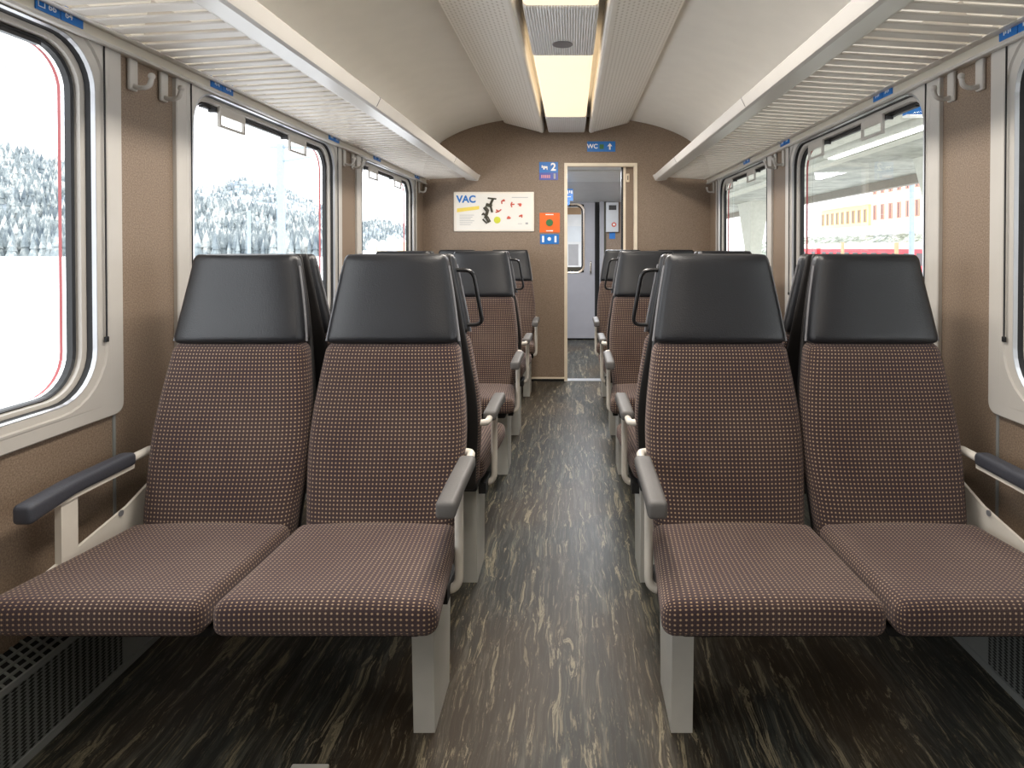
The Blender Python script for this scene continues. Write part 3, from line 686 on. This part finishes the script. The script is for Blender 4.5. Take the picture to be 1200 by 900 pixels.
for l in ((572, 232.5, 582, 233.5, .008), (578, 233, 575, 240, .012), (570, 240, 577, 242, .016), (568, 243, 572, 248, .018), (575, 241, 577, 249, .010), (572, 246, 569, 256, .014), (566, 250, 572, 255, .009), (569, 254, 573, 261, .011), (566, 257, 571, 262, .008), (565, 252, 568, 250, .007), (572, 254, 575, 260, .006)): line(b, *l, 'olive')
ch(b, 'dark_cluster', t)
for cx_, cy_ in ((588, 236), (599, 240), (611, 239), (585, 248), (598.5, 256), (612, 252)):
    random.seed(int(cx_*7)); b = MB()
    for k in range(3):
        a = random.uniform(0, 2*PI); line(b, cx_, cy_, cx_+4.2*math.cos(a), cy_+3.2*math.sin(a), .006, 'redp')
    ch(b, 'red_figure', t)
b = MB()
for k in range(6): pbox(b, 539, 556-2*(k % 3), 252+2.2*k, 252.5+2.2*k, 'greyp')
pbox(b, 600, 619, 231.3, 231.9, 'greyp'); pbox(b, 607, 612, 262, 262.5, 'greyp'); pbox(b, 616, 619, 260.8, 263, 'greyp'); ch(b, 'small_print', t)
# ------------------------------------------------------------------ outside, left: snow field, hills, masts
GZ = -1.05
def outside(t_, Z): return (CX-t_*Z, Z)      # t = sideways / forward on the left
b = MB(); b.box(-1500, 1500, -900, 2600, GZ-.5, GZ, 'snow'); o = b.build('snow_ground'); struct(o)
def hillmesh(name, label, tab, Zb, Zr, mat, rough, nt_=90, nr=26, sgn=-1, zoff=0):
    t0, t1 = tab[0][0], tab[-1][0]; V = []; F = []
    for i in range(nt_+1):
        t = t0+(t1-t0)*i/nt_; e = interp(tab, t)
        for j in range(nr+1):
            u = j/nr; Z = Zb+(Zr-Zb)*u; D = Z
            h = (e*Zr+EYE-GZ)*(u**1.25)+rough*noise.noise(Vector((t*Z*.012+3, Z*.012, 1)))*min(1, u*3)*(1 if u < 1 else .6)
            V.append((CX+sgn*t*Z, D, GZ-1+h+zoff))
    for i in range(nt_):
        for j in range(nr):
            a = i*(nr+1)+j; F.append((a, a+1, a+nr+2, a+nr+1))
    # back side dropping to the ground keeps it solid
    n0 = len(V)
    for i in range(nt_+1):
        x, y, z = V[i*(nr+1)+nr]; V.append((x*1.2, y*1.2, GZ-1))
    for i in range(nt_): F.append((i*(nr+1)+nr, n0+i, n0+i+1, (i+1)*(nr+1)+nr))
    b = MB(); b.add(V, F, mat, smooth=True); o = b.build(name)
    tag(o, label, 'hill'); return V, nt_, nr
A = hillmesh('wooded_hill', 'near wooded slope beyond the snow field left of the train', [(.355, .0), (.39, .034), (.46, .058), (.55, .078), (.63, .088), (.78, .115), (.86, .15), (.95, .17), (1.2, .20), (1.8, .22), (2.6, .16)], 150, 380, 'hill', 5)
B = hillmesh('distant_hill', 'farther pale wooded hill behind the near slope', [(.16, .0), (.22, .022), (.27, .032), (.31, .046), (.345, .04), (.40, .068), (.47, .105), (.53, .112), (.58, .10), (.7, .12), (.9, .15), (1.3, .2)], 420, 800, 'hill', 8)
hillmesh('snowy_mountain', 'high white mountain flank fading into the cloud', [(.46, .10), (.6, .20), (.75, .29), (.85, .33), (1.0, .42), (1.4, .5), (2.2, .45)], 900, 1700, 'rock', 90)
# conifers, coloured for frost and painted distance haze together
def cones(name, label, V, nt_, nr, count, hmin, hmax, jr, seed):
    random.seed(seed); b = MB(); vs = []; fs = []
    for k in range(count):
        i = random.randrange(nt_-1); j = int(random.random()**1.2*(nr-1)*jr)
        a = Vector(V[i*(nr+1)+j]); c = Vector(V[(i+1)*(nr+1)+j+1]); d = Vector(V[(i+1)*(nr+1)+j]); e = Vector(V[i*(nr+1)+j+1])
        u, w = random.random(), random.random(); p = a*(1-u)*(1-w)+d*u*(1-w)+c*u*w+e*(1-u)*w
        h = random.uniform(hmin, hmax); r = h*random.uniform(.16, .24); base = max(p.z, GZ)-.5
        for (zz, rr_, ht) in ((0.05, 1, .62), (.4, .68, .6)):
            o = len(vs)
            for q in range(6):
                an = q*PI/3+k; vs.append((p.x+r*rr_*math.cos(an), p.y+r*rr_*math.sin(an), base+zz*h))
            vs.append((p.x, p.y, base+(zz+ht)*h)); fs += [(o+q, o+(q+1) % 6, o+6) for q in range(6)]
    b.add(vs, fs, 'forest'); o = b.build(name); tag(o, label, 'forest', kind='stuff'); return o
cones('conifer_forest', 'frosted, haze-tinted conifer forest covering the near wooded slope', A[0], A[1], A[2], 13000, 4, 7.5, 1.0, 5)
cones('distant_forest', 'haze-tinted conifer forest covering the farther hill', B[0], B[1], B[2], 7000, 4.5, 8, 1.0, 9)
# masts
t = thing('catenary_mast', 'tall pale catenary mast with a short arm in the left window', 'mast', (CX-.466*30, 30, GZ))
x, y = CX-.466*30, 30
b = MB(); b.box(x-.14, x+.14, y-.14, y+.14, GZ, 6.15, 'pole'); ch(b, 'mast_post', t)
b = MB(); b.cyl((x, y, 6.0), (x+2.2, y, 5.95), .06, 'pole', 8); b.cyl((x, y, 5.3), (x+1.5, y, 5.55), .05, 'pole', 8); b.cyl((x, y, 6.0), (x-.5, y, 6.0), .06, 'pole', 8); ch(b, 'cantilever_arm', t)
x, y = CX-.518*34, 34
o = MB().cyl((x, y, GZ), (x, y, 3.2), .09, 'pole', 10).build('thin_mast'); tag(o, 'thin pale mast on the snow field, shorter of the two masts', 'mast')
random.seed(12)
for k in range(6):   # village by the valley in the far left window
    Z = 300+20*random.random(); x = CX-(.244+.0155*k)*Z; w = random.uniform(2.8, 3.3); h = random.uniform(3.5, 6)
    t = thing('village_house', 'tiny pale house of the village in the far left window', 'house', (x, Z, GZ), group='village houses beyond the snow field')
    b = MB(); b.box(x-w/2, x+w/2, Z, Z+6, GZ, GZ+h, random.choice(['facade2', 'whouse', 'facade'])); ch(b, 'walls', t)
    b = MB(); b.prism([(x-w*.6, GZ+h), (x+w*.6, GZ+h), (x, GZ+h+2)], Z-.3, Z+6.3, 'y', 'snow'); ch(b, 'roof', t)
# ------------------------------------------------------------------ outside, right: station
struct(MB().box(1.75, 9.5, -20, 60, GZ-.02, -.35, 'conc2').build('platform'))
CZ = 2.95
t = thing('platform_canopy', 'concrete platform canopy seen through the right windows', 'canopy', (5, 10, CZ))
b = MB(); b.box(2.6, 8.3, -20, 60, CZ, CZ+.3, 'concrete')
b.box(4.25, 4.5, -20, 60, CZ-.08, CZ, 'conc2'); b.box(5.2, 5.45, -20, 60, CZ-.08, CZ, 'conc2'); ch(b, 'canopy_slab', t)
b = MB(); b.box(8.3, 8.5, -20, 60, CZ-.22, CZ+.4, 'fascia'); b.box(2.4, 2.6, -20, 60, CZ-.1, CZ+.4, 'fascia'); ch(b, 'fascia', t)
for k, (ya, yb) in enumerate(((8.3, 11.6),)):
    b = MB(); b.box(4.72, 5.0, ya, yb, CZ-.12, CZ-.001, 'conc2'); lf = ch(b, 'light_housing', t); b = MB(); b.box(4.79, 4.93, ya+.05, yb-.05, CZ-.14, CZ-.12, 'strip'); b.build('light_tube', lf)
for y, lab in ((11.5, 'tapered grey platform column at the edge of the second right window'), (24.6, 'pale tapered platform column in the far right window')):
    b = MB(); x = 7.2
    V = []
    for z, hy, hx in ((-.35, .35, .2), (1.2, .42, .22), (CZ, .95, .35)): V += [(x-hx, y-hy, z), (x+hx, y-hy, z), (x+hx, y+hy, z), (x-hx, y+hy, z)]
    F = []
    for i in (0, 4):
        for k in range(4): F.append((i+k, i+(k+1) % 4, i+4+(k+1) % 4, i+4+k))
    F += [(3, 2, 1, 0), (8, 9, 10, 11)]; b.add(V, F, 'conc2'); o = b.build('platform_column'); tag(o, lab, 'column', 'columns of the platform canopy')
t = thing('platform_sign', 'blue hanging platform sign at the top of the second right window', 'sign', (3.9, 6.8, 2.8))
b = MB(); b.box(3.70, 4.6, 6.8, 6.9, 2.63, 2.72, 'blue'); b.box(3.70, 4.6, 6.8, 6.9, 2.72, 2.74, 'white'); b.box(3.70, 4.6, 6.8, 6.9, 2.61, 2.63, 'white'); ch(b, 'sign_board', t)
b = MB(); b.cyl((4.2, 6.85, 2.74), (4.2, 6.85, CZ-.001), .02, 'pole'); ch(b, 'sign_hanger', t)
def house(name, label, X, ya, yb, z0, z1, mat, wmat, rows_, cols, ww, wh, roofh, group=None):
    t = thing(name, label, 'building', (X, (ya+yb)/2, z0))
    b = MB(); b.box(X, X+14, ya, yb, z0, z1, mat); w = ch(b, 'walls', t)
    b = MB(); b.prism([(X-1.0, z1), (X+15, z1), (X+15, z1+.25), (X+7, z1+roofh), (X-1.0, z1+.25)], ya-.8, yb+.8, 'y', 'snow'); ch(b, 'roof', t)
    for zr in rows_:
        for k in range(cols):
            yc = ya+(yb-ya)*(k+.5)/cols
            b = MB(); b.box(X-.06, X+.02, yc-ww/2, yc+ww/2, zr, zr+wh, wmat); b.box(X-.08, X-.05, yc-ww*.12, yc+ww*.12, zr+.1, zr+wh-.1, 'dwin'); ch(b, 'window', t)
    return t
house('station_house', 'lower pale yellow building with snowy roof beyond the red train', 40, 84, 100, -2, 7.0, 'facade', 'shut2', (4.6,), 9, .9, 1.8, 3.4)
house('station_house', 'taller cream building with pink shuttered windows beyond the red train', 38, 56, 79, -2, 11.5, 'facade2', 'shut', (4.6, 7.8), 12, .95, 1.9, 3.0)
house('village_house', 'white house far left in the second right window', 44, 106, 122, -2, 8.0, 'whouse', 'greyp', (2.8, 5.2), 3, 1.5, .3, 3.2)
# snowy hillside behind and scrub bank in front
hillmesh('snowy_hillside', 'snow covered hillside behind the station buildings', [(.12, .10), (.25, .09), (.36, .085), (.5, .1), (.8, .16), (1.6, .2)], 150, 300, 'snow', 6, 50, 14, sgn=1)
t = thing('bank', 'dark scrub bank with snow patches above the red train', 'bank', (32, 60, 0))
b = MB(); V = []; F = []; random.seed(4); ny = 150
for i in range(ny+1):
    y = 25+85*i/ny
    for j in range(7):
        V.append((30.5+j*1.0, y, -2+[0, 2.2, 3.1, 3.7, 4.2, 4.5, 4.6][j]+random.uniform(-.22, .22)))
for i in range(ny):
    for j in range(6): a = i*7+j; F.append((a, a+7, a+8, a+1))
b.add(V, F, 'scrub'); ch(b, 'slope', t)
t = thing('snow_bank', 'smooth white snow bank below the station buildings', 'bank', (38, 60, 0)); b = MB(); b.prism([(37.1, -2), (37.9, -2), (37.9, 3.9), (37.6, 3.7), (37.2, 2.9)], 25, 125, 'y', 'snow'); ch(b, 'slope', t)
def carriage(ya, yb, lab):
    X = 26; zb, zt = -2.0, 1.05
    t = thing('red_railway_carriage', lab, 'train', (X, (ya+yb)/2, zb), group='red carriages beyond the platform')
    b = MB(); b.box(X, X+2.6, ya, yb, zb+.7, zt, 'tred'); ch(b, 'body', t)
    b = MB(); b.prism([(X-.03, zt), (X+2.63, zt), (X+2.5, zt+.35), (X+2.0, zt+.55), (X+.6, zt+.55), (X+.1, zt+.35)], ya, yb, 'y', 'troof'); ch(b, 'roof', t)
    n = int((yb-ya)/1.7)
    for k in range(n):
        yc = ya+.9+(yb-ya-1.8)*k/(n-1); b = MB(); b.box(X-.02, X+.01, yc-.5, yc+.5, -.2, .75, 'dwin'); ch(b, 'window', t)
    b = MB()
    for yc in (ya+2, yb-2): b.box(X+.3, X+2.3, yc-1, yc+1, zb-.1, zb+.7, 'black')
    ch(b, 'bogie', t)
carriage(45.5, 65.0, 'red railway carriage with dark windows in the second right window'); carriage(66.0, 70.5, 'short end of a red carriage behind the first red carriage'); carriage(25.5, 44.8, 'red railway carriage nearest, at the right edge of the second right window')
for X, y, h, r, lab in ((17.5, 32.0, 4.4, .13, 'pale blue light pole in front of the cream building'), (22, 50.5, 1.6, .13, 'short brown post before the red carriage, left of the pole'), (21, 40.2, 1.5, .13, 'short brown post before the red carriage, beside the pole')):
    o = MB().cyl((X, y, -1.1), (X, y, h), r, 'pole' if h > 4 else 'shut2', 12).build('light_pole' if h > 4 else 'track_post'); tag(o, lab, 'pole')
# ------------------------------------------------------------------ light
w = bpy.data.worlds.new('World'); bpy.context.scene.world = w; w.use_nodes = True; nt = w.node_tree; bg = nt.nodes['Background']
tc = N(nt, 'ShaderNodeTexCoord'); n = N(nt, 'ShaderNodeTexNoise'); n.inputs['Scale'].default_value = 2.2; n.inputs['Detail'].default_value = 5; nt.links.new(tc.outputs['Generated'], n.inputs['Vector'])
nt.links.new(ramp(nt, n.outputs['Fac'], [(.35, (.86, .90, .96)), (.65, (1, 1, 1))]), bg.inputs['Color']); bg.inputs['Strength'].default_value = 2.1
def area(name, loc, rot, sx_, sy_, e, col, portal=False):
    l = bpy.data.lights.new(name, 'AREA'); l.shape = 'RECTANGLE'; l.size = sx_; l.size_y = sy_; l.energy = e; l.color = col
    if portal: l.cycles.is_portal = True
    o = bpy.data.objects.new(name, l); COL.objects.link(o); o.location = loc; o.rotation_euler = rot; return o
for w_ in WIN:
    for sx in (-1, 1):
        area('window_portal', (sx*(WX+.06), (w_[0]+w_[1])/2, 1.25), (0, -sx*PI/2*-1, 0), .92, 1.22, 1, (1, 1, 1), True)
# tubes of the ceiling lights, then an added unseen fill light for the vestibule
for (a, c) in segs:
    area('ceiling_tube', (0, (a+c)/2, 2.172), (0, 0, 0), .28, c-a-.1, 17 if a > 0 else 10, (1, .93, .84))
area('vestibule_fill_light', (.2, 6.3, 1.90), (0, 0, 0), .5, .6, 30, (.92, .95, 1))
# ------------------------------------------------------------------ camera
cam = bpy.data.cameras.new('camera'); co = bpy.data.objects.new('camera', cam); COL.objects.link(co)
co.location = (CX, 0, EYE); co.rotation_euler = (PI/2-math.radians(.7), 0, 0)
cam.sensor_width = 36; cam.lens = 730/1200*36; cam.shift_x = -70/1200; cam.shift_y = -151.1/1200; cam.clip_end = 4000; cam.clip_start = .02
sc = bpy.context.scene; sc.camera = co
sc.view_settings.view_transform = 'Standard'; sc.view_settings.look = 'None'; sc.view_settings.gamma = 1; sc.view_settings.use_curve_mapping = False
sc.view_settings.exposure = .95
sc.cycles.max_bounces = 10; sc.cycles.diffuse_bounces = 6; sc.cycles.transparent_max_bounces = 12; sc.cycles.sample_clamp_indirect = 6
